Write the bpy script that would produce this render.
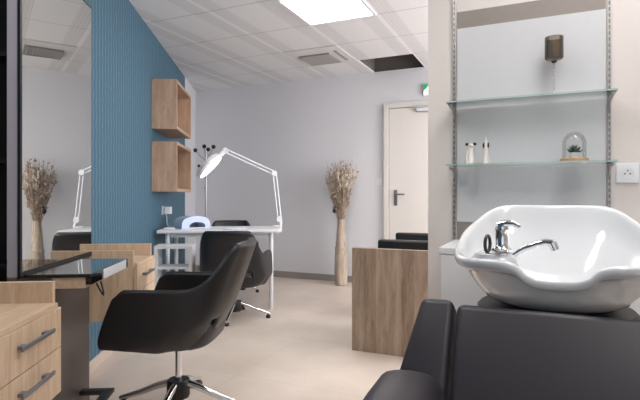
import bpy, bmesh, math, random
from mathutils import Vector, Matrix
from math import sin, cos, pi, radians

for o in list(bpy.data.objects): bpy.data.objects.remove(o)
SC = bpy.context.scene
COL = SC.collection
random.seed(4)

# ------------------------------------------------------------------ camera, light, exposure
CAM_H = 1.035
YAW = radians(24.2)                       # the camera looks left of the room's long axis
cam_d = bpy.data.cameras.new('camera'); cam = bpy.data.objects.new('camera', cam_d); COL.objects.link(cam)
cam.location = (0, 0, CAM_H); cam.rotation_euler = (pi/2, 0, YAW)
cam_d.sensor_width = 36; cam_d.lens = 490/640*36; cam_d.shift_y = -3.5/640; cam_d.clip_start = .02
SC.camera = cam
SC.view_settings.view_transform = 'Standard'; SC.view_settings.look = 'None'
SC.view_settings.gamma = 1; SC.view_settings.use_curve_mapping = False
SC.view_settings.exposure = 0.0
w = bpy.data.worlds.new('world'); SC.world = w; w.use_nodes = True
w.node_tree.nodes['Background'].inputs[0].default_value = (.8, .88, 1, 1)
w.node_tree.nodes['Background'].inputs[1].default_value = .6
PANEL_STRENGTH = 16.0
def area(name, loc, rot, sx, sy, power, col):
    l = bpy.data.lights.new(name, 'AREA'); l.shape = 'RECTANGLE'; l.size = sx; l.size_y = sy; l.energy = power; l.color = col
    o = bpy.data.objects.new(name, l); COL.objects.link(o); o.location = loc; o.rotation_euler = rot
    return o
# unseen fill lamps added behind the camera and at the windowless right wall
area('rear_fill_light', (.9, -1.62, 1.45), (radians(90), 0, 0), 2.2, 1.7, 6, (.94, .97, 1))
area('side_fill_light', (2.22, 3.9, 1.5), (radians(90), 0, radians(90)), 2.2, 1.6, 120, (.94, .97, 1))  # fill added to lift the blue wall and ceiling

# frame of the blue wall: u runs along it, n points into the room
BW = YAW + radians(5.57)
ON = Vector((cos(YAW), sin(YAW), 0))*(-1.07)
NV = Vector((cos(BW), sin(BW), 0)); UV = Vector((-sin(BW), cos(BW), 0))
def W(s, d, h=0): return ON + UV*s + NV*d + Vector((0, 0, h))

# ------------------------------------------------------------------ materials
def lin(c):
    r = []
    for v in c:
        v = v/255
        r.append(v/12.92 if v <= .04045 else ((v+.055)/1.055)**2.4)
    return (*r, 1)
class NT:
    def __init__(s, name):
        s.m = bpy.data.materials.new(name); s.m.use_nodes = True; s.t = s.m.node_tree
        s.b = s.t.nodes['Principled BSDF']; s.out = s.t.nodes['Material Output']
    def n(s, typ, **kw):
        x = s.t.nodes.new(typ)
        for k, v in kw.items():
            if k in x.inputs.keys(): x.inputs[k].default_value = v
            else: setattr(x, k, v)
        return x
    def l(s, a, b): s.t.links.new(a, b)
    def coord(s, scale=(1, 1, 1), obj=True, rot=(0, 0, 0)):
        c = s.n('ShaderNodeTexCoord'); g = s.n('ShaderNodeMapping')
        if obj: s.l(c.outputs['Object'], g.inputs[0])
        else:
            q = s.n('ShaderNodeNewGeometry'); s.l(q.outputs['Position'], g.inputs[0])
        g.inputs['Scale'].default_value = scale; g.inputs['Rotation'].default_value = rot
        return g.outputs[0]
    def ramp(s, fac, stops):
        r = s.n('ShaderNodeValToRGB'); e = r.color_ramp.elements
        e[0].position, e[0].color = stops[0]; e[1].position, e[1].color = stops[-1]
        for p, c in stops[1:-1]: x = e.new(p); x.color = c
        s.l(fac, r.inputs[0]); return r.outputs[0]
    def math(s, op, a, b=None):
        m = s.n('ShaderNodeMath', operation=op)
        for i, v in enumerate((a, b)):
            if v is None: continue
            if isinstance(v, (int, float)): m.inputs[i].default_value = v
            else: s.l(v, m.inputs[i])
        return m.outputs[0]
    def bump(s, h, strength=.2, dist=.002):
        b = s.n('ShaderNodeBump', Strength=strength, Distance=dist); s.l(h, b.inputs['Height']); s.l(b.outputs[0], s.b.inputs['Normal'])
def plain(name, rgb, rough=.5, metal=0, coat=0, spec=.5, noise=0):
    t = NT(name); t.b.inputs['Base Color'].default_value = lin(rgb); t.b.inputs['Roughness'].default_value = rough
    t.b.inputs['Metallic'].default_value = metal; t.b.inputs['Coat Weight'].default_value = coat
    t.b.inputs['Coat Roughness'].default_value = .04; t.b.inputs['Specular IOR Level'].default_value = spec
    x = t.n('ShaderNodeTexNoise', Scale=40.0, Detail=3.0); t.l(t.coord(), x.inputs[0])
    if noise:
        c = Vector(lin(rgb)[:3])
        t.l(t.ramp(x.outputs[0], [(.3, (*(c*(1-noise)), 1)), (.7, (*(c*(1+noise)), 1))]), t.b.inputs['Base Color'])
    return t.m
def wood(name, dark, light, scale=(1, 1, 1), rough=.45, plank=0):
    t = NT(name); co = t.coord(scale)
    n1 = t.n('ShaderNodeTexNoise', Scale=3.0, Detail=6.0, Roughness=.6, Distortion=.6); t.l(co, n1.inputs[0])
    n2 = t.n('ShaderNodeTexNoise', Scale=14.0, Detail=4.0, Roughness=.7); t.l(co, n2.inputs[0])
    f = t.math('ADD', t.math('MULTIPLY', n1.outputs[0], .65), t.math('MULTIPLY', n2.outputs[0], .35))
    if plank:
        sx = t.n('ShaderNodeSeparateXYZ'); t.l(t.coord(), sx.inputs[0])
        fl = t.math('FLOOR', t.math('MULTIPLY', sx.outputs[0], 1/plank))
        wn = t.n('ShaderNodeTexWhiteNoise', noise_dimensions='1D'); t.l(fl, wn.inputs['W'])
        f = t.math('ADD', f, t.math('MULTIPLY', t.math('SUBTRACT', wn.outputs[0], .5), .16))
    d, l = lin(dark), lin(light); m = tuple((a+b)/2 for a, b in zip(d, l))
    t.l(t.ramp(f, [(.34, d), (.5, m), (.66, l)]), t.b.inputs['Base Color'])
    t.b.inputs['Roughness'].default_value = rough; t.bump(n2.outputs[0], .12, .001)
    return t.m
def leather(name, rgb, rough=.42):
    t = NT(name); t.b.inputs['Base Color'].default_value = lin(rgb); t.b.inputs['Roughness'].default_value = rough
    v = t.n('ShaderNodeTexVoronoi', Scale=420.0); t.l(t.coord(), v.inputs[0]); t.bump(v.outputs['Distance'], .18, .0006)
    return t.m
def thin_glass(name, tint, refl=.9, rough=.02, base=.03):
    t = NT(name); t.t.nodes.remove(t.b)
    tr = t.n('ShaderNodeBsdfTransparent'); tr.inputs[0].default_value = tint
    g = t.n('ShaderNodeBsdfGlossy'); g.inputs['Roughness'].default_value = rough
    fr = t.n('ShaderNodeFresnel', IOR=1.5); mx = t.n('ShaderNodeMixShader')
    t.l(t.math('MINIMUM', t.math('ADD', t.math('MULTIPLY', fr.outputs[0], refl), base), 1), mx.inputs[0])
    t.l(tr.outputs[0], mx.inputs[1]); t.l(g.outputs[0], mx.inputs[2]); t.l(mx.outputs[0], t.out.inputs[0])
    return t.m
def emit(name, rgb, strength):
    t = NT(name); t.b.inputs['Base Color'].default_value = lin(rgb)
    t.b.inputs['Emission Color'].default_value = lin(rgb); t.b.inputs['Emission Strength'].default_value = strength
    return t.m

M = {}
M['wall'] = plain('white_wall_paint', (222, 221, 225), .75, noise=.012)
M['wall_warm'] = plain('warm_white_wall_paint', (220, 212, 208), .75, noise=.012)
M['taupe_wall'] = plain('taupe_paint', (140, 131, 126), .6, noise=.02)
M['wood'] = wood('pale_oak', (190, 160, 132), (226, 200, 172), (9, 9, 1.0))
M['wood_h'] = wood('pale_oak_horizontal', (190, 160, 132), (226, 200, 172), (7, 1.0, 9))
M['wood_box'] = wood('warm_oak', (160, 129, 106), (194, 165, 142), (9, 9, 1.2))
M['grey_oak'] = wood('greyed_oak', (130, 110, 94), (180, 159, 139), (9, 9, 1.0), .5, .085)
M['leather'] = leather('black_leather', (27, 26, 29), .38)
M['leather_wash'] = leather('charcoal_leather', (47, 43, 49), .45)
M['chrome'] = plain('chrome', (225, 225, 228), .08, 1)
M['steel'] = plain('brushed_steel', (170, 170, 172), .3, 1)
M['dark_metal'] = plain('dark_metal', (84, 80, 78), .35, .8)
M['handle'] = plain('satin_grey_metal', (124, 126, 133), .35, .6)
M['plate'] = plain('painted_plate', (216, 214, 213), .6)
M['black'] = plain('black_plastic', (18, 18, 20), .4)
M['black_gloss'] = plain('black_gloss', (16, 18, 22), .04, 0, 1)
M['niche'] = plain('black_laminate', (14, 14, 17), .6)
M['white_plastic'] = plain('white_plastic', (232, 233, 236), .35)
M['white_metal'] = plain('white_metal', (228, 228, 230), .35)
M['ceramic'] = plain('white_ceramic', (226, 227, 230), .12, 0, 1)
M['panel_taupe'] = plain('taupe_laminate', (104, 94, 91), .5, noise=.02)
M['frame_pale'] = plain('pale_frame', (176, 168, 176), .4)
M['door'] = plain('door_paint', (222, 216, 211), .5, noise=.008)
M['base_beige'] = plain('beige_tile_skirting', (206, 190, 177), .4, noise=.03)
M['base_grey'] = plain('grey_skirting', (150, 142, 138), .5, noise=.03)
M['back_panel'] = plain('pale_grey_panel', (202, 202, 205), .3, noise=.01)
M['rail'] = plain('slotted_rail_steel', (176, 172, 170), .35, .7)
M['slot'] = plain('rail_slot', (96, 92, 90), .6)
M['glass'] = thin_glass('clear_glass', (.94, .975, .965, 1))
M['glass_edge'] = plain('green_glass_edge', (178, 203, 202), .15)
M['dome'] = thin_glass('dome_glass', (.98, .985, .985, 1), .6, .02, .015)
M['smoke'] = thin_glass('smoked_glass', (.70, .65, .59, 1), .8, .05, .02)
M['uv_blue'] = plain('pale_blue_plastic', (188, 200, 230), .3)
M['mirror'] = plain('mirror_silver', (226, 228, 226), .0, 1)
M['green_leaf'] = plain('succulent_green', (44, 76, 54), .5, noise=.2)
M['cork'] = wood('light_wood_base', (186, 150, 112), (222, 192, 156), (4, 4, 12))
M['grille'] = plain('grey_grille', (150, 147, 144), .5)
M['void'] = plain('dark_void', (112, 107, 103), .9, noise=.05)
M['figure_white'] = plain('figurine_white', (228, 222, 216), .4)
M['figure_black'] = plain('figurine_black', (40, 36, 36), .5)
M['paper'] = plain('pale_towel', (222, 226, 234), .8)
M['uv_window'] = plain('tinted_window', (150, 160, 185), .15)
M['diffuser'] = emit('lit_diffuser', (255, 253, 250), PANEL_STRENGTH)
M['lamp_ring'] = emit('lamp_ring_light', (240, 246, 255), 1.6)
M['exit_white'] = emit('exit_sign_white', (240, 255, 250), 1.0)
M['exit_green'] = emit('exit_sign_green', (28, 150, 96), .55)

def mk_floor():
    t = NT('beige_floor_tiles'); g = t.coord((1, 1, 1), False, (0, 0, 0))
    br = t.n('ShaderNodeTexBrick', offset=0.0, squash=1.0); t.l(g, br.inputs[0])
    br.inputs['Scale'].default_value = 1; br.inputs['Brick Width'].default_value = .8; br.inputs['Row Height'].default_value = .8
    br.inputs['Mortar Size'].default_value = .002; br.inputs['Mortar Smooth'].default_value = .3
    n = t.n('ShaderNodeTexNoise', Scale=2.2, Detail=8.0, Roughness=.62); t.l(g, n.inputs[0])
    c = t.ramp(n.outputs[0], [(.3, lin((214, 197, 184))), (.7, lin((231, 216, 203)))])
    mx = t.n('ShaderNodeMixRGB'); t.l(br.outputs['Fac'], mx.inputs[0]); t.l(c, mx.inputs[1]); mx.inputs[2].default_value = lin((200, 184, 172))
    t.l(mx.outputs[0], t.b.inputs['Base Color']); t.b.inputs['Roughness'].default_value = .38
    return t.m
M['floor'] = mk_floor()
def mk_ceiling():
    t = NT('mineral_ceiling_tiles'); g = t.coord((1, 1, 1), False)
    s = t.n('ShaderNodeSeparateXYZ'); t.l(g, s.inputs[0])
    fx = t.math('FRACT', t.math('ADD', t.math('MULTIPLY', t.math('ADD', s.outputs[0], 1.795), 1/.6), 40))
    fy = t.math('FRACT', t.math('ADD', t.math('MULTIPLY', t.math('ADD', s.outputs[1], -3.78), 1/.6), 40))
    dx = t.math('ABSOLUTE', t.math('SUBTRACT', t.math('FRACT', t.math('ADD', fx, .5)), .5))   # 0 on a rail
    dy = t.math('ABSOLUTE', t.math('SUBTRACT', t.math('FRACT', t.math('ADD', fy, .5)), .5))
    rail = t.math('LESS_THAN', dx, .022)
    joint = t.math('LESS_THAN', dy, .010)
    band = t.math('MULTIPLY', t.math('GREATER_THAN', dx, .04), t.math('LESS_THAN', dx, .25))
    dots = t.math('MULTIPLY', t.math('GREATER_THAN', t.math('SINE', t.math('MULTIPLY', s.outputs[0], 2*pi/.03)), .25),
                  t.math('GREATER_THAN', t.math('SINE', t.math('MULTIPLY', s.outputs[1], 2*pi/.02)), -.3))
    dark = t.math('MULTIPLY', band, t.math('ADD', t.math('MULTIPLY', dots, .12), .075))
    v = t.math('SUBTRACT', 1, dark)
    v = t.math('SUBTRACT', v, t.math('MULTIPLY', joint, .30))
    v = t.math('ADD', v, t.math('MULTIPLY', rail, .06))
    mx = t.n('ShaderNodeVectorMath', operation='SCALE'); mx.inputs[0].default_value = lin((229, 228, 229))[:3]; t.l(v, mx.inputs['Scale'])
    t.l(mx.outputs[0], t.b.inputs['Base Color']); t.b.inputs['Roughness'].default_value = .8
    return t.m
M['ceiling'] = mk_ceiling()
def mk_paper():
    t = NT('blue_patterned_wallpaper'); g = t.coord((1, 1, 1), True)
    s = t.n('ShaderNodeSeparateXYZ'); t.l(g, s.inputs[0])
    # leaf-shaped strokes: wavy vertical lines whose sway alternates every 9 cm
    sway = t.math('MULTIPLY', t.math('SINE', t.math('MULTIPLY', s.outputs[2], 2*pi/.12)), .45)
    ph = t.math('ADD', t.math('MULTIPLY', s.outputs[1], 2*pi/.055), sway)
    ln = t.math('POWER', t.math('ABSOLUTE', t.math('SINE', t.math('MULTIPLY', ph, .5))), 14)
    ph2 = t.math('ADD', t.math('MULTIPLY', s.outputs[1], 2*pi/.0275), t.math('MULTIPLY', sway, -1.2))
    ln2 = t.math('POWER', t.math('ABSOLUTE', t.math('SINE', t.math('MULTIPLY', ph2, .5))), 4)
    n = t.n('ShaderNodeTexNoise', Scale=30.0, Detail=3.0); t.l(g, n.inputs[0])
    f = t.math('MULTIPLY', t.math('ADD', ln, t.math('MULTIPLY', ln2, .22)), t.math('MULTIPLY', n.outputs[0], 1.3))
    t.l(t.ramp(f, [(.0, lin((56, 92, 113))), (1, lin((104, 138, 156)))]), t.b.inputs['Base Color'])
    t.b.inputs['Roughness'].default_value = .6
    return t.m
M['blue'] = mk_paper()
def mk_dry(name, a, b, sc):
    t = NT(name); n = t.n('ShaderNodeTexNoise', Scale=1.0, Detail=5.0, Roughness=.7); t.l(t.coord(sc), n.inputs[0])
    t.l(t.ramp(n.outputs[0], [(.32, lin(a)), (.68, lin(b))]), t.b.inputs['Base Color']); t.b.inputs['Roughness'].default_value = .8
    t.bump(n.outputs[0], .5, .004); return t.m
M['dry'] = mk_dry('dried_stems', (120, 99, 82), (212, 194, 176), (9, 9, 9))
M['dry_pale'] = mk_dry('dried_plumes', (196, 180, 164), (238, 228, 216), (9, 9, 9))
M['dry_dark'] = plain('dried_pod', (46, 38, 34), .8)
M['vase'] = mk_dry('weathered_vase', (150, 132, 114), (208, 193, 176), (40, 40, 5))

# ------------------------------------------------------------------ mesh helpers
class MB:
    def __init__(s): s.bm = bmesh.new(); s.smooth = False
    def _join(s, b, mat=None):
        if mat is not None: bmesh.ops.transform(b, matrix=mat, verts=b.verts)
        me = bpy.data.meshes.new('t'); b.to_mesh(me); b.free(); s.bm.from_mesh(me); bpy.data.meshes.remove(me)
    def box(s, x0, x1, y0, y1, z0, z1, bev=0, seg=2, mat=None):
        b = bmesh.new(); bmesh.ops.create_cube(b, size=1)
        for v in b.verts: v.co = Vector(((x0+x1)/2+v.co.x*(x1-x0), (y0+y1)/2+v.co.y*(y1-y0), (z0+z1)/2+v.co.z*(z1-z0)))
        if bev: bmesh.ops.bevel(b, geom=b.edges[:], offset=bev, segments=seg, profile=.5, affect='EDGES')
        s._join(b, mat); return s
    def cyl(s, p0, p1, r0, r1=None, n=20):
        return s.tube([p0, p1], [r0, r0 if r1 is None else r1], n)
    def tube(s, pts, r, n=10):
        pts = [Vector(p) for p in pts]; rs = r if isinstance(r, (list, tuple)) else [r]*len(pts)
        rings = []; up = None
        for i, p in enumerate(pts):
            d = (pts[min(i+1, len(pts)-1)]-pts[max(i-1, 0)]).normalized()
            if up is None: up = Vector((0, 0, 1)) if abs(d.z) < .9 else Vector((1, 0, 0))
            a = d.cross(up).normalized(); b = a.cross(d).normalized(); up = b
            rings.append([s.bm.verts.new(p+(a*cos(2*pi*k/n)+b*sin(2*pi*k/n))*rs[i]) for k in range(n)])
        s._skin(rings, True); return s
    def _skin(s, rings, caps, close=True):
        for A, B in zip(rings, rings[1:]):
            m = len(A)
            for k in range(m if close else m-1): s.bm.faces.new((A[k], A[(k+1) % m], B[(k+1) % m], B[k]))
        if caps:
            s.bm.faces.new(rings[0][::-1]); s.bm.faces.new(rings[-1])
    def rings(s, R, caps=True):
        s._skin([[s.bm.verts.new(p) for p in r] for r in R], caps); return s
    def lathe(s, prof, c=(0, 0, 0), n=32, sx=1, sy=1, caps=True):
        return s.rings([[(c[0]+r*cos(2*pi*k/n)*sx, c[1]+r*sin(2*pi*k/n)*sy, c[2]+z) for k in range(n)] for r, z in prof], caps)
    def prism(s, poly, z0, z1, mat=None):
        b = bmesh.new(); lo = [b.verts.new((x, y, z0)) for x, y in poly]; hi = [b.verts.new((x, y, z1)) for x, y in poly]
        m = len(poly); b.faces.new(lo[::-1]); b.faces.new(hi)
        for k in range(m): b.faces.new((lo[k], lo[(k+1) % m], hi[(k+1) % m], hi[k]))
        s._join(b, mat); return s
    def ball(s, c, rx, ry=None, rz=None, mat=None, n=16):
        b = bmesh.new(); bmesh.ops.create_uvsphere(b, u_segments=n, v_segments=max(6, n//2), radius=1)
        for v in b.verts: v.co = Vector((v.co.x*rx, v.co.y*(ry or rx), v.co.z*(rz or rx)))
        if mat is not None: bmesh.ops.transform(b, matrix=mat, verts=b.verts)
        bmesh.ops.translate(b, vec=Vector(c), verts=b.verts); s._join(b); return s
    def ring(s, c, R, r, mat=None, n=32, m=8):
        b = bmesh.new(); V = []
        for i in range(n):
            a = 2*pi*i/n
            V.append([b.verts.new(((R+r*cos(2*pi*j/m))*cos(a), (R+r*cos(2*pi*j/m))*sin(a), r*sin(2*pi*j/m))) for j in range(m)])
        for i in range(n):
            for j in range(m): b.faces.new((V[i][j], V[(i+1) % n][j], V[(i+1) % n][(j+1) % m], V[i][(j+1) % m]))
        if mat is not None: bmesh.ops.transform(b, matrix=mat, verts=b.verts)
        bmesh.ops.translate(b, vec=Vector(c), verts=b.verts); s._join(b); return s
    def build(s, name, mat, parent=None, smooth=False, sub=0):
        bmesh.ops.recalc_face_normals(s.bm, faces=s.bm.faces)
        me = bpy.data.meshes.new(name); s.bm.to_mesh(me); s.bm.free()
        me.materials.append(mat)
        o = bpy.data.objects.new(name, me); COL.objects.link(o)
        if smooth:
            for p in me.polygons: p.use_smooth = True
            if smooth != 'all': me.set_sharp_from_angle(angle=radians(40))
        if sub:
            m = o.modifiers.new('s', 'SUBSURF'); m.levels = m.render_levels = sub
        if parent: o.parent = parent
        return o
def thing(name, label, cat, loc=(0, 0, 0), rz=0, group=None):
    o = bpy.data.objects.new(name, None); COL.objects.link(o); o.empty_display_size = .1
    o.location = loc; o.rotation_euler = (0, 0, rz); o['label'] = label; o['category'] = cat
    if group: o['group'] = group
    return o
def tag(o, label, cat, loc=None, rz=0, group=None):
    o['label'] = label; o['category'] = cat
    if group: o['group'] = group
    if loc is not None: o.location = loc; o.rotation_euler = (0, 0, rz)
    return o
def struct(o, loc=None, rz=0):
    o['kind'] = 'structure'
    if loc is not None: o.location = loc; o.rotation_euler = (0, 0, rz)
    return o
def dup(o, parent=None):
    c = o.copy(); COL.objects.link(c); c.parent = parent
    for ch in list(o.children): dup(ch, c)
    return c
def place(o, p, rz): o.location = p; o.rotation_euler = (0, 0, rz)

# ------------------------------------------------------------------ the room
CH = 2.5; YB = 5.53; XR = 2.3; YF = -1.7
corner = W(6.87, 0)
front = W((YF-ON.y)/UV.y, 0)
floor_poly = [(front.x-.1, YF-.1), (XR+.1, YF-.1), (XR+.1, YB+.1), (corner.x-.2, YB+.1)]
struct(MB().prism(floor_poly, -.1, 0).build('floor', M['floor']))
# ceiling around the missing tile
hx0, hx1, hy0, hy1 = -1.79, -1.195, 4.98, 5.53
c = MB()
def L(y): return W((y-ON.y)/UV.y, 0).x-.1       # blue wall's x at a given y
c.prism([(L(YF), YF-.05), (XR+.1, YF-.05), (XR+.1, hy0), (L(hy0), hy0)], CH, CH+.012)
c.prism([(L(hy0), hy0), (hx0, hy0), (hx0, hy1+.05), (L(hy1), hy1+.05)], CH, CH+.012)
c.prism([(hx1, hy0), (XR+.1, hy0), (XR+.1, hy1+.05), (hx1, hy1+.05)], CH, CH+.012)
struct(c.build('ceiling', M['ceiling']))
c = MB(); c.box(hx0-.05, hx1+.05, hy0-.05, hy0-.01, CH+.013, CH+.2); c.box(hx0-.05, hx1+.05, hy1+.06, hy1+.1, CH+.013, CH+.2)
c.box(hx0-.05, hx0-.01, hy0-.05, hy1+.1, CH+.013, CH+.2); c.box(hx1+.01, hx1+.05, hy0-.05, hy1+.1, CH+.013, CH+.2)
c.box(hx0-.05, hx1+.05, hy0-.05, hy1+.1, CH+.2, CH+.22)
struct(c.build('trim_1', M['void']))
# blue wall (long face) and its white end
Lw = 6.04; s0 = (YF-ON.y)/UV.y-.1
struct(MB().box(-.1, 0, s0, Lw, 0, CH).build('wall_left', M['blue']), ON, BW)
struct(MB().box(-.1, 0, Lw+.001, 7.1, 0, CH).build('wall_left_end', M['wall']), ON, BW)
struct(MB().box(0, .012, s0+.2, 6.8, 0, .07, .002).build('baseboard_left', M['base_beige']), ON, BW)
struct(MB().box(corner.x-.3, XR+.1, YB, YB+.1, 0, CH).build('wall_back', M['wall']))
struct(MB().box(corner.x+.02, -1.662, YB-.012, YB-.0005, 0, .08, .002).build('baseboard_back', M['base_grey']))
struct(MB().box(XR, XR+.1, YF-.1, YB+.1, 0, CH).build('wall_right', M['wall_warm']))
# wall behind the camera with an unseen window added for daylight
b = MB(); x0 = front.x-.2
b.box(x0, -.3, YF-.1, YF, 0, CH); b.box(2.1, XR+.1, YF-.1, YF, 0, CH); b.box(-.3, 2.1, YF-.1, YF, 0, .55); b.box(-.3, 2.1, YF-.1, YF, 2.35, CH)
struct(b.build('wall_front', M['wall_warm']))
g = struct(MB().box(-.3, 2.1, YF-.06, YF-.05, .55, 2.35).build('added_window_1', M['glass']))
f = MB()
for xx in (-.3, .87, 2.05): f.box(xx, xx+.05, YF-.08, YF-.03, .55, 2.35)
f.box(-.3, 2.1, YF-.08, YF-.03, .55, .6); f.box(-.3, 2.1, YF-.08, YF-.03, 2.3, 2.35)
f.build('added_window_frame', M['white_metal'], g)
# the nearer wall that carries the glass shelves
struct(MB().box(-.5, XR-.001, 2.4, 2.52, 0, CH-.001).build('wall_partition', M['wall_warm']))

# door in the back wall
d = struct(MB().box(-1.593, -.76, YB-.035, YB-.002, .005, 2.045, .002).build('door_1', M['door']))
f = MB(); f.box(-1.655, -1.60, YB-.05, YB-.001, 0, 2.11, .004); f.box(-.752, -.697, YB-.05, YB-.001, 0, 2.11, .004); f.box(-1.5995, -.7525, YB-.05, YB-.001, 2.052, 2.11, .004)
f.build('door_frame', M['door'], d)
f = MB(); f.box(-1.60, -1.593, YB-.03, YB-.002, 0, 2.052); f.box(-1.6, -.752, YB-.03, YB-.002, 2.045, 2.052); f.build('door_gap', M['slot'], d)
hb = MB(); hb.box(-1.535, -1.495, YB-.043, YB-.034, .93, 1.11, .004); hb.cyl((-1.515, YB-.04, 1.06), (-1.515, YB-.085, 1.06), .009)
hb.box(-1.52, -1.40, YB-.095, YB-.08, 1.05, 1.07, .005); hb.cyl((-1.515, YB-.04, .965), (-1.515, YB-.05, .965), .012)
hb.build('door_handle', M['handle'], d, True)
cb = MB(); cb.box(-1.27, -1.02, YB-.075, YB-.035, 1.985, 2.035, .006); cb.box(-1.30, -1.0, YB-.088, YB-.074, 2.03, 2.045, .003)
cb.build('door_closer', M['steel'], d)

# ------------------------------------------------------------------ ceiling fittings
def ceiling_light(cx, cy, label):
    t = thing('ceiling_light', label, 'light', (cx, cy, CH), 0, 'square ceiling panels')
    f = MB(); q = .298
    f.box(-q, q, -q, -q+.025, -.012, 0); f.box(-q, q, q-.025, q, -.012, 0); f.box(-q, -q+.025, -q+.025, q-.025, -.012, 0); f.box(q-.025, q, -q+.025, q-.025, -.012, 0)
    f.build('frame', M['white_metal'], t)
    MB().box(-q+.026, q-.026, -q+.026, q-.026, -.008, -.001).build('diffuser', M['diffuser'], t)
    return t
ceiling_light(-1.495, 3.48, 'bright square ceiling light panel above the middle of the room')
ceiling_light(.905, .48, 'added unseen square ceiling light panel above the reclining chair')  # out-of-view panel added to brighten the basin and partition
ceiling_light(-.895, 1.08, 'added unseen square ceiling light panel over the styling chairs')  # extra panel out of view, added to light the styling area
ceiling_light(.305, 1.68, 'square ceiling light panel in front of the glass shelves')
ceiling_light(.305, 4.08, 'added unseen square ceiling light panel beyond the shelf wall')  # hidden panel added to light the space behind the partition

t = thing('ceiling_vent', 'square grey louvred ceiling vent left of the missing tile', 'vent', (-2.095, 4.68, CH))
f = MB(); f.box(-.296, .296, -.296, .296, -.006, -.0005, .002); f.build('plate', M['plate'], t)
v = MB(); v.box(-.195, .13, -.10, .22, -.0075, -.0061); v.build('backing', M['void'], t)
v = MB()
for k in range(11):
    x = -.178+k*.0292
    v.box(-.016, .016, -.1, .22, -.0011, .0011, mat=Matrix.Translation((x, 0, -.017))@Matrix.Rotation(radians(-34), 4, 'Y'))
v.box(-.205, -.19, -.11, .23, -.022, -.006); v.box(.125, .14, -.11, .23, -.022, -.006); v.box(-.19, .125, -.11, -.10, -.022, -.006); v.box(-.19, .125, .22, .23, -.022, -.006)
v.build('grille', M['grille'], t)
v = MB(); v.box(.205, .235, -.15, .20, -.012, -.006); v.build('slot', M['grille'], t)

t = thing('exit_sign', 'small lit green and white exit sign above the white door', 'sign', (-1.10, YB, 2.235))
MB().box(-.10, .10, -.035, -.001, -.068, .068, .004).build('housing', M['white_plastic'], t)
MB().box(-.095, .095, -.0375, -.0355, -.062, .062).build('sign_face', M['exit_green'], t)
p = MB()                                       # running figure, arrow and doorway in white
YS = -.0378
def sp(poly): 
    mat = Matrix.Translation((0, YS, 0))@Matrix.Rotation(radians(90), 4, 'X'); p.prism(poly, -.0002, .0015, mat)
sp([(.02, -.06), (.092, -.06), (.092, -.012), (.06, .008), (.038, .045), (.02, .03)])  # the doorway; the whole pictogram is turned to face left below
sp([(-.085, -.055), (-.075, -.055), (-.05, -.015), (-.06, -.005)]); sp([(-.035, -.055), (-.025, -.05), (-.035, -.01), (-.05, -.01)])
sp([(-.065, -.015), (-.04, -.015), (-.03, .03), (-.055, .03)]); sp([(-.035, .02), (-.01, .005), (-.005, .012), (-.033, .032)]); sp([(-.055, .03), (-.08, .01), (-.084, .017), (-.055, .036)])
sp([(-.04+.012*cos(a*pi/6), .046+.012*sin(a*pi/6)) for a in range(12)])
p.build('pictogram', M['exit_white'], t).scale.x = -1

t = thing('light_switch', 'small white light switch on the wall left of the door', 'switch', (-1.72, YB, 1.205))
MB().box(-.04, .04, -.012, -.0005, -.04, .04, .003).build('plate', M['white_plastic'], t)
MB().box(-.022, .022, -.017, -.0122, -.022, .022, .002).build('rocker', M['white_plastic'], t)

# ------------------------------------------------------------------ styling station on the blue wall
S0, S1 = 1.78, 2.483
st = thing('styling_station', 'tall mirrored styling station with dark ledge on the blue wall', 'styling station', W(S0, 0), BW)
Ls = S1-S0
b = MB(); b.box(0.001, .13, .112, Ls, 0, 1.99); b.build('cabinet_body', M['panel_taupe'], st)
b = MB(); b.box(.001, .1045, .10, .1115, 0, 1.99)
b.box(.001, .012, 0, .0995, 0, 1.99)
for z in (.01, .40, .78, 1.165, 1.555, 1.98): b.box(.012, .1045, .001, .0995, z-.008, z+.008)
b.build('side_niche', M['niche'], st)
MB().box(.105, .1425, -.001, .1115, .74, 1.99, .001).build('pale_edge_trim', M['frame_pale'], st)
MB().box(.105, .1425, -.001, .1115, 0, .739, .001).build('dark_edge_trim', M['panel_taupe'], st)
MB().box(.1305, .142, .112, Ls, 0, .735).build('lower_panel', M['panel_taupe'], st)
mr = MB().box(-.003, .003, .012, Ls-.003, .758, 1.985).build('mirror', M['mirror'], st)
mr.location = (.145, 0, 0); mr.rotation_euler = (0, 0, radians(-.35))
f = MB(); f.box(.143, .153, -.004, .010, .735, 2.0); f.box(.1305, .153, .010, Ls, .735, .757); f.box(.1305, .149, Ls-.0015, Ls+.002, .757, 1.99); f.box(.1305, .152, .010, Ls, 1.987, 1.995)
f.build('mirror_frame', M['black'], st)
# ledge: dark glass on a wooden box, chamfered front with its reflection painted as a white strip
lg = MB(); x0, x1, a0, a1 = .155, .392, .02, .485
lg.box(x0, x1, a0, a1, .733, .746, .002)
lg.build('ledge', M['black_gloss'], st)
lg = MB(); lg.prism([(x1-.02, a0+.002), (x1, a0+.002), (x1, a1), (x1-.02, a1)], .706, .732); lg.build('ledge_edge', M['black_gloss'], st)
MB().box(x1+.0005, x1+.004, a0+.13, a1-.035, .706, .744, .001).build('painted_reflection', M['white_plastic'], st)  # white colour stands for the bright reflection on the glossy edge
MB().box(.25, x1-.0215, a0+.004, a1-.02, .692, .732).build('ledge_box', M['wood_h'], st)
cb = MB(); cb.tube([(x1-.04+.02*sin(k/12*pi), a0+.17+.05*k/12, .684-.055*sin(k/12*pi)) for k in range(13)], .0035, 8); cb.build('cable', M['black'], st, True)
fr = MB(); fr.box(.15, .30, .55, .59, .085, .105, .002); fr.box(.26, .30, .06, .549, .085, .105, .002); fr.box(.15, .2599, .06, .10, .085, .105, .002)
fr.build('footrest', M['dark_metal'], st)

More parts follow.
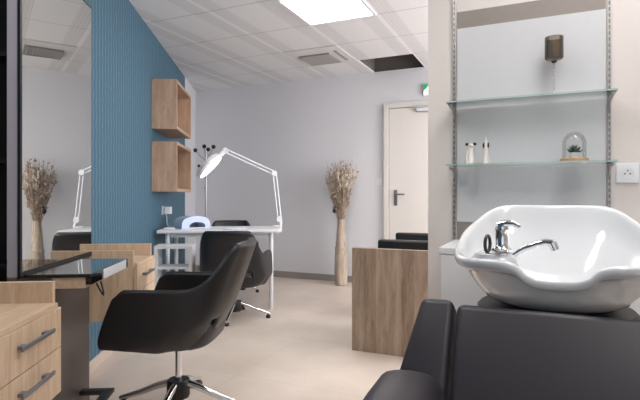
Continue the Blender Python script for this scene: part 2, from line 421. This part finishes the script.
def drawer_unit():
    t = thing('drawer_cabinet', '', 'cabinet', (0, 0, 0), BW, 'wall-hung oak drawer cabinets')
    Lc = .385; D = .355
    for a in (0, Lc-.02): MB().box(.001, D, a, a+.02, .395, .758, .0015).build('end_panel', M['wood'], t)
    b = MB(); b.box(.001, .34, .021, Lc-.021, .397, .672); b.build('carcass', M['wood'], t)
    MB().box(.001, .372, .021, Lc-.021, .673, .690, .0015).build('top', M['wood_h'], t)
    for z0, z1, zh in ((.395, .5405, .492), (.5435, .672, .622)):
        dr = MB().box(.356, .374, .002, Lc-.002, z0, z1, .0015).build('drawer', M['wood'], t)
        h = MB(); h.box(.392, .399, .085, .285, zh-.007, zh+.007, .003)
        for y in (.115, .255): h.box(.3745, .396, y-.012, y+.012, zh-.006, zh+.005, .002)
        h.build('handle', M['handle'], dr)
    return t
u1 = drawer_unit(); place(u1, W(1.20, 0), BW); u1['label'] = 'near oak drawer cabinet at the lower left corner of the picture'
u2 = dup(u1); place(u2, W(2.49, 0), BW); u2['label'] = 'far oak drawer cabinet just beyond the mirror, behind the black chair'

# ------------------------------------------------------------------ open oak boxes on the blue wall
def wall_box(z0, z1, label):
    t = thing('wall_box_shelf', label, 'shelf', W(4.36, 0, z0), BW, 'open oak boxes on the blue wall')
    a, D, H, k = .77, .22, z1-z0, .028
    MB().box(.001, D, 0, k, 0, H, .001).build('side_panel', M['wood_box'], t)
    MB().box(.001, D, a-k, a, 0, H, .001).build('side_panel', M['wood_box'], t)
    MB().box(.001, D, k+.0003, a-k-.0003, H-k, H, .001).build('top_panel', M['wood_box'], t)
    MB().box(.001, D, k+.0003, a-k-.0003, 0, k, .001).build('bottom_panel', M['wood_box'], t)
    MB().box(.001, .010, k+.0003, a-k-.0003, k+.0003, H-k-.0003).build('back_panel', M['wood_box'], t)
wall_box(1.637, 2.08, 'upper open oak box shelf on the blue wall')
wall_box(1.079, 1.525, 'lower open oak box shelf on the blue wall')

# ------------------------------------------------------------------ sockets
def socket(loc, rz, label):
    t = thing('wall_socket', label, 'socket', loc, rz)          # faces local -y
    MB().box(-.041, .041, -.011, -.0005, -.041, .041, .003).build('plate', M['white_plastic'], t)
    f = MB(); f.lathe([(.024, -.0002), (.024, .003), (.021, .003), (.020, .0)], n=28); o = f.build('recess', M['white_plastic'], t, True)
    o.rotation_euler = (pi/2, 0, 0); o.location = (0, -.0112, 0)
    f = MB()
    for x in (-.0095, .0095): f.cyl((x, -.0112, -.003), (x, -.0125, -.003), .0032, n=10)
    f.cyl((0, -.0112, .009), (0, -.022, .009), .0028, n=10)
    f.build('contacts', M['black'], t)
    return t
socket((.332, 2.4, 1.133), 0, 'white round-recess wall socket right of the glass shelves')
socket((.425, 2.4, 1.133), 0, 'white wall socket cut by the right edge of the picture')
socket(W(4.80, 0, .90), BW+pi/2, 'white wall socket with a plugged cable above the nail desk')
cb = MB(); P = [W(4.80, .028, .875), W(4.80, .04, .84), W(4.79, .045, .80), W(4.77, .05, .765), W(4.74, .07, .748), W(4.70, .10, .742)]
cb.tube(P, .0035, 8); pl = MB(); 
t = tag(cb.build('power_cable', M['white_plastic'], None, True), 'thin white power cable hanging from the blue wall socket', 'cable')
pl.box(-.03, .03, -.085, -.0235, -.035, .035, .004)
o = pl.build('plug', M['white_plastic'], t); o.matrix_world = Matrix.Translation(W(4.80, 0, .90))@Matrix.Rotation(BW+pi/2, 4, 'Z')

# ------------------------------------------------------------------ salon chairs
def smooth(a, b, x):
    t = max(0, min(1, (x-a)/(b-a))); return t*t*(3-2*t)
def salon_chair(cover_mat):
    t = thing('salon_chair', '', 'chair', group='black leather salon chairs')
    NU, NVv = 80, 14
    bm = bmesh.new(); G = []
    for i in range(NU+1):
        u = -1+2*i/NU; au = abs(u); sg = 1 if u >= 0 else -1
        if au > .5:
            k = (au-.5)/.5; px = -.03+.255*k; py = .285+.008*k
        else:
            a = au/.5*pi/2; px = -.03-.215*cos(a)**.75; py = .285*sin(a)**.72
        zt = .628+.192*(1-smooth(.20, .43, au)); zt -= .035*smooth(.86, 1, au)**2
        w_ = 1-smooth(.32, .52, au)
        zb = .332+.022*smooth(0, .28, px)
        row = []
        for j in range(NVv+1):
            v = j/NVv; z = zb+(zt-zb)*v
            ins = (.09 if au < .45 else .09-.045*smooth(.45, .6, au))*(1-min(v/(.42 if au < .5 else .3), 1))**2
            n_ = Vector((px+.02, py, 0)); n_.normalize()
            x = px-n_.x*ins*(.5 if au > .8 else 1); y = py-n_.y*ins
            if au > .8: x = px
            x -= .135*w_*max(0, (z-.44))/.38
            x += smooth(.7, 1, au)*(.045-.075*v**1.5)
            y *= 1-.10*w_*max(0, v-.4)
            row.append(bm.verts.new((x, sg*y, z)))
        G.append(row)
    for i in range(NU):
        au = abs(-1+2*(i+.5)/NU)
        for j in range(NVv):
            if .12 < au < .21 and j in (1, 2, 3): continue          # open slit between backrest and seat shell
            bm.faces.new((G[i][j], G[i+1][j], G[i+1][j+1], G[i][j+1]))
    m = MB(); m.bm.free(); m.bm = bm
    o = m.build('tub_shell', M['leather'], t, 'all')
    sol = o.modifiers.new('thick', 'SOLIDIFY'); sol.thickness = .042; sol.offset = -1
    bv = o.modifiers.new('b', 'SUBSURF'); bv.levels = bv.render_levels = 1
    s_ = MB()
    R = []
    for zz, f in ((.338, .60), (.342, .82), (.36, .93), (.42, 1), (.455, .98), (.472, .88), (.478, .6)):
        R.append([(-.01+.205*f*math.copysign(abs(cos(a))**.55, cos(a))*(1.0), .238*f*math.copysign(abs(sin(a))**.55, sin(a)), zz+.04*smooth(0, .28, cos(a)*.26)) for a in [2*pi*k/40 for k in range(40)]])
    s_.rings(R); s_.build('seat', M['leather'], t, 'all')
    c = MB(); c.cyl((0, 0, .10), (0, 0, .315), .016, n=24); g = c.build('gas_lift', M['chrome'], t, True)
    c = MB(); c.box(-.10, .10, -.10, .10, .312, .336, .006); c.build('mount_plate', M['black'], g)
    c = MB(); c.lathe([(.028, .052), (.05, .055), (.055, .065), (.055, .135), (.05, .142), (.024, .142)], n=32); c.build('lift_cover', cover_mat, t, True)
    for k in range(4):
        a = pi/2*k+radians(-3)
        l = MB(); P = [(.04, .135, .018), (.10, .118, .017), (.20, .078, .014), (.30, .045, .012)]
        l.tube([(r*cos(a), r*sin(a), z-.01) for r, z, q in P], [q for r, z, q in P], 12)
        g = l.build('base_arm', M['chrome'], t, True)
        q = MB(); q.lathe([(.018, 0), (.02, .004), (.02, .018), (.010, .03)], (.285*cos(a), .285*sin(a), 0), 16); q.build('glide', M['black'], g, True)
    return t
sc1 = salon_chair(M['black'])
place(sc1, (-1.616, 1.905, 0), YAW+pi-radians(3)); sc1['label'] = 'large black leather tub salon chair in front of the mirror'
sc2 = dup(sc1); place(sc2, (-2.385, 3.535, 0), YAW+radians(89)); sc2['label'] = 'black leather salon chair on the near side of the white nail desk'
sc3 = dup(sc1); place(sc3, W(5.23, .62), BW-radians(86)); sc3['label'] = 'black leather salon chair behind the white nail desk'

for c_ in (sc2, sc3):                      # these two are let down a little on their gas lifts
    for p_ in c_.children:
        if p_.name.split('.')[0] in ('tub_shell', 'seat', 'gas_lift'): p_.location.z = -.062

# ------------------------------------------------------------------ nail desk
dk = thing('nail_desk', 'white nail desk with round legs against the blue wall', 'desk', W(4.37, .03), BW)
MB().box(0.01, 1.105, 0, .56, .705, .735, .008, 3).build('desktop', M['white_metal'], dk)
for x in (.09, 1.025):
    for y in (.08, .48): MB().cyl((x, y, 0), (x, y, .7045), .02, n=24).build('leg', M['white_metal'], dk, True)
b = MB(); b.box(.12, 1.0, .075, .085, .665, .7045); b.box(.12, 1.0, .475, .485, .665, .7045)
b.build('apron_rail', M['white_metal'], dk)
tr = thing('side_trolley', 'small open white shelf trolley under the left end of the nail desk', 'trolley', W(4.06, .09), BW)
b = MB(); b.box(0, .31, 0, .20, .60, .625, .002); b.build('top', M['white_metal'], tr)
b = MB(); b.box(0, .025, 0, .20, .05, .5995, .002); b.build('side_panel', M['white_metal'], tr)
b = MB(); b.box(.285, .31, 0, .20, .05, .5995, .002); b.build('side_panel', M['white_metal'], tr)
for z in (.10, .43): MB().box(.0255, .2845, .005, .195, z, z+.02).build('shelf', M['white_metal'], tr)
for x in (.03, .28):
    for y in (.03, .17): MB().lathe([(.006, .0499), (.006, .035), (.02, .03), (.02, .006), (.012, 0)], (x, y, 0), 16).build('castor', M['black'], tr, True)

def WL(p): return W(*p)
ZD = .7352
t = thing('nail_lamp', 'pale blue and white arched nail-drying lamp on the desk', 'nail lamp', W(4.52, .23, ZD), BW+radians(38))
R = []
NA = 18
arch = lambda k, q: (.155+q*.0+.135*q*-cos(pi*k/NA)*1.0, .125*abs(sin(pi*k/NA))**.55*(1 if q == 1 else .80))
out = [(.155-.15*cos(pi*k/NA), .115*sin(pi*k/NA)**.5) for k in range(NA+1)]
inn = [(.165-.085*cos(pi*k/NA), .058*sin(pi*k/NA)**.5) for k in range(NA+1)]
m = MB(); poly = out+inn[::-1]
vs = [[m.bm.verts.new((x, y, z)) for x, z in poly] for y in (0.0, .17)]
n_ = len(poly)
for k in range(n_): m.bm.faces.new((vs[0][k], vs[0][(k+1) % n_], vs[1][(k+1) % n_], vs[1][k]))
for r in vs:
    for k in range(NA): m.bm.faces.new((r[k], r[k+1], r[n_-2-k], r[n_-1-k]))
m.build('arched_shell', M['uv_blue'], t, True)
b = MB(); b.box(.006, .304, 0.002, .168, .0, .006); b.build('base_plate', M['white_plastic'], t)
b = MB(); b.box(.082, .248, .15, .165, .0065, .052); b.build('tinted_back', M['uv_window'], t)
tag(MB().box(-.045, .045, -.03, .03, 0, .016, .006).build('power_adapter', M['white_plastic'], None, True), 'small flat white adapter on the left end of the desk', 'adapter', W(4.48, .13, ZD), BW)
tag(MB().box(-.10, .10, -.07, .07, 0, .012, .004).build('folded_towel', M['paper'], None, True), 'pale folded towel lying in the middle of the nail desk', 'towel', W(4.45, .72, ZD), BW)

# articulated magnifier lamp clamped to the right end of the desk
lp = thing('desk_lamp', 'white articulated magnifier lamp clamped to the nail desk', 'lamp', W(4.80, 1.102, .70), BW)
b = MB(); b.box(.036, .060, -.03, .03, -.02, .065, .003); b.box(-.03, .0355, -.03, .03, .0358, .048, .003); b.box(-.01, .0355, -.02, .02, -.02, -.008, .002)
b.cyl((.012, 0, -.05), (.012, 0, .004), .006); b.cyl((.045, 0, .06), (.045, 0, .10), .017)
b.build('clamp', M['white_plastic'], lp, True)
Pb = Vector((.035, 0, .11)); Pe = Vector((-.015, .0, .565)); Ph = Vector((-.495, -.02, .785))
def twin(name, a, b_):
    m = MB(); off = Vector((0, 0, 1)).cross((b_-a).normalized()); dirn = (b_-a).normalized(); side = Vector((-dirn.z, 0, dirn.x)).normalized()*.016
    for s_ in (-1, 1): m.cyl(a+side*s_, b_+side*s_, .0075, n=10)
    m.build(name, M['white_plastic'], lp, True)
twin('lower_arm', Pb, Pe); twin('upper_arm', Pe, Ph)
for nm, p in (('elbow_joint', Pe), ('base_joint', Pb), ('head_joint', Ph)):
    m = MB(); m.cyl(p-Vector((0, .022, 0)), p+Vector((0, .022, 0)), .028, n=20); m.build(nm, M['white_plastic'], lp, True)
hd = MB(); tilt = Matrix.Translation(Ph+Vector((-.155, -.02, -.15)))@Matrix.Rotation(radians(-46), 4, 'Y')@Matrix.Rotation(radians(-3), 4, 'X')@Matrix.Scale(1.3, 4)
def tl(prof):
    m = MB(); m.lathe(prof, n=36); bmesh.ops.transform(m.bm, matrix=tilt, verts=m.bm.verts); return m
m = tl([(.078, -.018), (.112, -.018), (.118, 0), (.108, .022), (.082, .026), (.074, .01), (.074, -.014)])
m.bm.faces.ensure_lookup_table()
m.build('lamp_head', M['white_plastic'], lp, True)
tl([(.079, -.0185), (.079, -.021), (.108, -.021), (.108, -.0185)]).build('ring_light', M['lamp_ring'], lp, True)
tl([(.001, .0), (.073, 0), (.073, .004), (.001, .006)]).build('lens', M['dome'], lp, True)
m = MB(); m.cyl(Ph, Ph+Vector((-.05, -.01, -.045)), .02, .026); m.build('neck', M['white_plastic'], lp, True)

# coat stand in the corner
cs = thing('coat_stand', 'thin chrome coat stand with black knobs in the far corner', 'coat stand', (-3.72, 4.88, -.0))
m = MB(); m.cyl((0, 0, .03), (0, 0, 1.60), .012, n=14); m.lathe([(.16, 0), (.16, .012), (.03, .03), (.012, .032)], n=36); m.cyl((0, 0, 1.12), (0, 0, 1.15), .02, n=14)
m.build('pole', M['steel'], cs, True)
for a, r, z, zz in ((200, .13, 1.60, 1.48), (150, .05, 1.65, 1.52), (60, .03, 1.61, 1.50), (15, .10, 1.64, 1.50), (195, .09, 1.41, 1.36)):
    a = radians(a); e = Vector((cos(a)*r, sin(a)*r, z))
    m = MB(); m.tube([(0, 0, zz), e*.5+Vector((0, 0, zz*.5-.02)), e], .005, 8); h = m.build('hook', M['steel'], cs, True)
    q = MB(); q.ball(e, .026 if z > 1.5 else .018, n=14); q.build('knob', M['black'], h, True)

# ------------------------------------------------------------------ floor vase with dried stems
VX, VY = -2.125, 5.33
m = MB(); m.lathe([(.06, 0), (.072, .01), (.078, .20), (.074, .33), (.068, .41), (.072, .42), (.072, .44), (.064, .45), (.056, .58), (.044, .70), (.042, .75), (.048, .77), (.04, .77), (.036, .72), (.05, .5), (.05, .05)], n=32, caps=True)
tag(m.build('floor_vase', M['vase'], None, True), 'tall weathered floor vase against the back wall', 'vase', (VX, VY, 0))
bq = thing('dried_bouquet', 'bunch of dried stems and pale plumes in the floor vase', 'dried flowers', (VX, VY, .6))
def stem_pts(tx, ty, tz, bend):
    return [Vector((tx*.03*k/1.0, ty*.05*k, 0)) if k == 0 else Vector((tx*(k/6)**1.05, ty*(k/6)**1.05, tz*k/6+0*bend)) for k in range(7)]
ms, mp_, ml = MB(), MB(), MB()
for i in range(120):
    a = random.uniform(0, 2*pi); r = .205*random.random()**.55
    tx, ty = r*cos(a), r*sin(a)*.72; tz = random.uniform(.62, .87)
    if ty > .11: ty = .11
    P = stem_pts(tx, ty, tz, 0)
    ms.tube(P, [.0026]*5+[.0018, .001], 5)
    k = i % 3
    if k == 0:                                  # pale plume at the tip
        d = (P[-1]-P[-3]).normalized(); q = d.to_track_quat('Z', 'Y').to_matrix().to_4x4()
        mp_.ball(P[-2]+d*.01, .011, .011, random.uniform(.04, .07), q, 8)
    for j in range(9):                           # curled dry leaves down the stem
        f = random.uniform(.30, .97); ix = min(5, int(f*6)); p = P[ix].lerp(P[ix+1], f*6-ix)
        d = Vector((random.uniform(-1, 1), random.uniform(-1, 1), random.uniform(.1, 1.3))).normalized(); ln = random.uniform(.02, .05); wd = ln*.28
        sd = d.cross(Vector((random.random(), random.random(), .3))).normalized()
        q = p+d*ln; mid = p+d*ln*.5
        if q.y > .17: continue
        up = sd.cross(d)*.004
        v = [ml.bm.verts.new(x) for x in (p, mid+sd*wd+up, q, mid-sd*wd+up, mid-up*2)]
        for A, B_ in ((0, 1), (1, 2), (2, 3), (3, 0)): ml.bm.faces.new((v[A], v[B_], v[4]))
        ml.bm.faces.new((v[0], v[1], v[2], v[3]))
ms.build('stems', M['dry'], bq); mp_.build('plumes', M['dry_pale'], bq, True); ml.build('leaves', M['dry'], bq)
m = MB(); m.ball((-.065, -.05, .27), .022, .022, .03, n=12); m.ball((-.05, -.04, .31), .015, n=10); m.build('dark_pod', M['dry_dark'], bq, True)

# ------------------------------------------------------------------ low divider and the waiting chairs behind it
tag(MB().box(0, .78, 0, .045, 0, .69, .0015).build('divider_panel', M['grey_oak']), 'low greyed oak divider panel standing in front of the waiting chairs', 'panel', (-1.158, 3.10, 0))
def waiting_chair(loc, label):
    t = thing('waiting_chair', label, 'chair', loc, 0, 'black waiting chairs')   # faces the camera side
    MB().box(-.20, .20, -.25, .22, .30, .43, .03, 4).build('seat', M['leather'], t, True)
    MB().box(-.29, .29, .20, .28, .26, .702, .018, 3).build('backrest', M['leather'], t, True)
    for s in (-1, 1):
        MB().box(min(s*.205, s*.28), max(s*.205, s*.28), -.27, .19, .14, .58, .028, 4).build('armrest', M['leather'], t, True)
        for y in (-.22, .24): MB().cyl((s*.24, y, 0), (s*.24, y, .28), .015, n=14).build('leg', M['chrome'], t, True)
    return t
waiting_chair((-.86, 3.44, 0), 'black waiting chair directly behind the oak divider panel')
waiting_chair((-.93, 4.20, 0), 'farther black waiting chair nearest the white door')

# ------------------------------------------------------------------ cabinet against the partition
cbn = thing('low_cabinet', 'low white cabinet with pale worktop under the glass shelves', 'cabinet', (-.365, 2.0, 0))
MB().box(-.008, 1.05, -.012, .399, .805, .83, .002).build('worktop', M['white_metal'], cbn)
MB().box(0, 1.04, 0, .399, .06, .8045).build('carcass', M['wall_warm'], cbn)
for k in range(2): MB().box(.003+k*.52, .517+k*.52, -.018, -.0005, .07, .80, .001).build('cabinet_door', M['white_metal'], cbn)
MB().box(.03, 1.01, .04, .399, 0, .0595).build('plinth', M['base_grey'], cbn)

# ------------------------------------------------------------------ display wall: rails, panels, glass shelves
XL, XRr = -.373, .266
dp = thing('display_panel', 'pale grey display panel between two slotted steel rails', 'panel', (0, 2.4, 0))
MB().box(XL+.012, XRr-.012, -.006, -.0005, .915, 1.832, .0005).build('pale_panel', M['back_panel'], dp)
MB().box(XL+.012, XRr-.012, -.003, -.0005, 1.8325, 1.912).build('taupe_header', M['taupe_wall'], dp)
MB().box(XL+.012, XRr-.012, -.003, -.0005, .8305, .9145).build('taupe_footer', M['taupe_wall'], dp)
for x in (XL, XRr):
    r = MB().box(x-.007, x+.007, -.014, -.0005, .831, 2.2, .001).build('rail', M['rail'], dp)
    m = MB()
    for k in range(52): 
        z = .85+k*.0255; m.box(x-.0025, x+.0025, -.0148, -.0135, z, z+.015)
    m.build('rail_slots', M['slot'], r)
def glass_shelf(z, label):
    t = thing('glass_shelf', label, 'shelf', (0, 2.4, z), 0, 'glass display shelves')
    MB().box(XL-.012, XRr+.012, -.17, -.016, 0.0005, .0075).build('glass_pane', M['glass'], t)
    MB().box(XL-.012, XRr+.012, -.1715, -.1702, 0.001, .0065).build('front_edge', M['glass_edge'], t)
    for x in (XL, XRr):
        m = MB(); mat = Matrix.Translation((x, 0, 0))@Matrix.Rotation(radians(90), 4, 'Z')@Matrix.Rotation(radians(90), 4, 'X')
        m.prism([(-.15, -.002), (-.016, -.002), (-.016, -.05), (-.035, -.045), (-.06, -.018), (-.15, -.012)], -.003, .003, mat)
        m.build('bracket', M['rail'], t)
    return t
glass_shelf(1.453, 'upper glass shelf holding the smoked glass candle holder')
glass_shelf(1.172, 'lower glass shelf holding the figurines and glass dome')
Z1, Z2 = 1.4615, 1.1805
ch = thing('candle_holder', 'smoked brown glass cup on a thin clear stem on upper shelf', 'candle holder', (.054, 2.315, Z1))
MB().lathe([(.001, .0), (.042, .0), (.04, .004), (.006, .008), (.0035, .02), (.0035, .144), (.008, .150)], n=28).build('clear_stem', M['dome'], ch, True)
MB().lathe([(.004, .151), (.012, .154), (.030, .157), (.037, .164), (.037, .252), (.034, .252), (.034, .169), (.02, .163), (.001, .162)], n=36).build('cup', M['smoke'], ch, True)
MB().lathe([(.001, .142), (.009, .144), (.012, .1505), (.001, .1508)], n=16).build('collar', M['black'], ch, True)

def figurine(x, label, kind):
    t = thing('figurine', label, 'figurine', (x, 2.31, Z2), 0, 'white figurines on the glass shelf')
    if kind == 0:
        m = MB(); m.rings([[(cx+r*cos(a), r*.8*sin(a), z) for a in [2*pi*k/20 for k in range(20)]] for z, r, cx in ((0, .021, 0), (.012, .023, 0), (.035, .017, .001), (.058, .011, .003), (.076, .009, .004), (.088, .006, .003))])
        m.ball((.004, -.002, .088), .011, .012, .010, n=14); m.ball((.012, -.006, .085), .007, .006, .005, n=10)
        m.tube([(-.010, -.012, 0.002), (-.012, -.018, .03), (-.006, -.010, .06)], .005, 8)
        m.build('body', M['figure_white'], t, True)
        for x0, z0 in ((-.012, .092), (.022, .092)): MB().ball((x0, 0, z0), .008, .006, .007, n=12).build('ear', M['figure_black'], t, True)
    else:
        m = MB(); m.rings([[(r*cos(a), r*.8*sin(a), z) for a in [2*pi*k/20 for k in range(20)]] for z, r in ((0, .015), (.01, .016), (.04, .011), (.07, .008), (.09, .010), (.10, .007), (.122, .0015))])
        m.build('body', M['figure_white'], t, True)
        for x0 in (-.010, .010): MB().ball((x0, -.003, .084), .0045, .005, .013, n=12).build('ear', M['figure_black'], t, True)
figurine(-.292, 'wider white figurine with two black ears, at left end of shelf', 0)
figurine(-.222, 'slim pointed white figurine with dark sides, right of wider one', 1)

gd = thing('glass_dome', 'clear glass dome with a pale wooden base on lower shelf', 'glass dome', (.130, 2.31, Z2))
MB().lathe([(.052, 0), (.054, .003), (.054, .012), (.052, .014), (.001, .014)], n=36).build('wooden_base', M['cork'], gd, True)
pr = [(.045, .0145), (.045, .078)]+[(.045*cos(a*pi/20), .078+.047*sin(a*pi/20)) for a in range(1, 10)]+[(.003, .1255)]
MB().lathe(pr, n=36, caps=False).build('dome', M['dome'], gd, True)
sp_ = thing('succulent', 'tiny spiky green succulent in a white pot inside the dome', 'plant', (.130, 2.31, Z2+.0145))
MB().lathe([(.012, 0), (.017, .002), (.019, .024), (.016, .024), (.015, .02), (.001, .02)], n=24).build('pot', M['white_plastic'], sp_, True)
m = MB()
for k in range(16):
    a = k*2.4; el = .35+1.1*k/16; r = .038
    d = Vector((cos(a)*cos(el), sin(a)*cos(el), sin(el))); m.tube([(0, 0, .02), Vector((0, 0, .02))+d*r*.5, Vector((0, 0, .022))+d*r], [.004, .0046, .0005], 6)
m.build('leaves', M['green_leaf'], sp_, True)

# ------------------------------------------------------------------ shampoo basin
BX, BY = .034, 1.46
half = [(0, 1.72, 1.007), (.07, 1.722, 1.007), (.140, 1.716, 1.006), (.184, 1.682, .993), (.218, 1.60, .963), (.243, 1.52, .935), (.248, 1.44, .910), (.246, 1.36, .894), (.232, 1.292, .886), (.205, 1.252, .883), (.16, 1.230, .885), (.118, 1.220, .883), (.090, 1.221, .876), (.068, 1.227, .856), (.046, 1.232, .846), (.025, 1.234, .843), (0, 1.235, .842)]
loop = [Vector((x, y, z)) for x, y, z in half]+[Vector((-x, y, z)) for x, y, z in half[-2:0:-1]]
def catmull(P, m):
    out = []; n = len(P)
    for i in range(n):
        p0, p1, p2, p3 = P[i-1], P[i], P[(i+1) % n], P[(i+2) % n]
        for k in range(m):
            t = k/m; out.append(.5*((2*p1)+(p2-p0)*t+(2*p0-5*p1+4*p2-p3)*t*t+(3*p1-p0-3*p2+p3)*t**3))
    return out
loop = catmull(loop, 4)
bs = thing('shampoo_basin', 'large white ceramic shampoo basin tilted over the reclining chair', 'basin', (BX, 0, 0))
def ringf(f, dz, blend=0, zflat=None, cy=BY):
    out = []
    for p in loop:
        q = Vector((p.x*f, cy+(p.y-cy)*f, 0))
        a = math.atan2((p.y-cy), p.x); e = Vector((.235*f*cos(a), cy+.215*f*sin(a), 0))
        q = q.lerp(e, blend); z = p.z+dz
        if zflat is not None: z = z*(1-zflat[1])+zflat[0]*zflat[1]
        out.append((q.x, q.y, z))
    return out
R = [ringf(.30, 0, 1, (.742, 1)), ringf(.55, 0, 1, (.744, 1)), ringf(.74, 0, .9, (.760, 1)), ringf(.87, 0, .6, (.795, .9)), ringf(.95, -.005, .35, (.838, .65)),
     ringf(.975, -.03, .1, (.86, .1)), ringf(.99, -.022), ringf(1.0, -.012), ringf(1.0, -.004), ringf(.985, 0), ringf(.955, .001), ringf(.93, -.004), ringf(.915, -.014),
     ringf(.89, -.05, .15, (.86, .3)), ringf(.83, 0, .5, (.835, .72)), ringf(.72, 0, .8, (.80, .95)), ringf(.55, 0, 1, (.775, 1)), ringf(.3, 0, 1, (.762, 1)), ringf(.08, 0, 1, (.758, 1))]
m = MB(); m.rings(R); m.build('bowl', M['ceramic'], bs, 'all', 1)
m = MB(); m.ball((-.145, 1.385, .862), .062, .055, .034, n=24); m.build('tap_deck', M['ceramic'], bs, 'all')
m = MB(); m.lathe([(.03, 0), (.03, .005), (.026, .007), (.008, .006)], (0, BY, .7585), 24); m.build('drain', M['chrome'], bs, True)
m = MB(); m.lathe([(.12, .0), (.14, .01), (.14, .69), (.16, .715), (.195, .722), (.198, .732), (.19, .740), (.01, .741)], (0, 1.47, 0), 40); m.build('pedestal', M['black'], bs, True)
tp = Vector((-.126, 1.375, .893))
m = MB(); m.lathe([(.026, 0), (.026, .004), (.019, .008), (.0165, .012), (.0165, .052), (.018, .056), (.016, .064), (.004, .068)], tp, 28); m.build('tap_body', M['chrome'], bs, True)
m = MB(); m.tube([tp+Vector(q) for q in ((-.008, 0, .066), (.012, -.004, .072), (.030, -.008, .071), (.046, -.012, .064))], [.011, .010, .008, .005], 14); m.build('tap_lever', M['chrome'], bs, True)
m = MB(); e = [tp+Vector(q) for q in ((.03, -.03, -.008), (.055, -.035, .010), (.085, -.038, .024), (.104, -.04, .029), (.122, -.042, .028))]
m.tube(e, [.0065, .0072, .0075, .0085, .0085], 14); m.cyl(e[-1]+Vector((-.004, 0, 0)), e[-1]+Vector((.004, -.002, -.018)), .011, .009); m.build('hand_shower', M['chrome'], bs, True)
m = MB(); m.ring(tp+Vector((-.034, -.022, .018)), .021, .0045, Matrix.Rotation(radians(90), 4, 'Y')@Matrix.Rotation(radians(12), 4, 'X')); m.build('hose_guide', M['black'], bs, True)
m = MB(); m.lathe([(.03, 0), (.03, .003), (.004, .004)], tp+Vector((-.028, -.022, -.009)), 24, 1.3, .8); m.build('guide_plate', M['chrome'], bs, True)

# ------------------------------------------------------------------ reclining shampoo chair
wc = thing('shampoo_chair', 'charcoal leather reclining shampoo chair in the foreground', 'chair', (.045, 0, 0))
lean = math.atan2(.11, .185)
def slab(x0, x1, top, length, th, bev):          # front face leans back through the point (Y, h) = top
    m = MB(); mat = Matrix.Translation((0, top[0], top[1]))@Matrix.Rotation(-lean, 4, 'X')
    m.box(x0, x1, 0, th, -length, 0, bev, 4, mat=mat); return m
slab(-.228, .228, (1.205, .782), .42, .065, .018).build('backrest', M['leather_wash'], wc, True)
for s in (-1, 1):
    a, b_ = sorted((s*.236, s*.312))
    m = slab(a, b_, (1.212, .788), .36, .085, .016)
    for v in m.bm.verts:                         # the wing widens towards the armrest
        if abs(v.co.x) > .28: v.co.x += s*.22*(.788-v.co.z)*min(1, (abs(v.co.x)-.28)/.03)
    m.build('side_wing', M['leather_wash'], wc, True)
    a, b_ = sorted((s*.232, s*.385))
    m = MB(); R = []
    for y, zt, q in ((1.13, .50, .55), (1.125, .60, .8), (1.10, .640, .95), (1.05, .655, 1), (.95, .65, 1), (.80, .63, 1), (.66, .61, 1), (.60, .59, .95), (.57, .54, .8)):
        cx = (a+b_)/2; hw = (b_-a)/2*q; zb = .28; hz = (zt-zb)/2; cz = (zt+zb)/2
        R.append([(cx+hw*math.copysign(abs(cos(k*pi/14))**.6, cos(k*pi/14)), y, cz+hz*math.copysign(abs(sin(k*pi/14))**.35, sin(k*pi/14))) for k in range(28)])
    m.rings(R); m.build('armrest', M['leather_wash'], wc, True)
MB().box(-.225, .225, .45, .94, .30, .43, .03, 4).build('seat', M['leather_wash'], wc, True)
MB().box(-.22, .22, .50, .92, .0, .2995, .004).build('base', M['black'], wc)
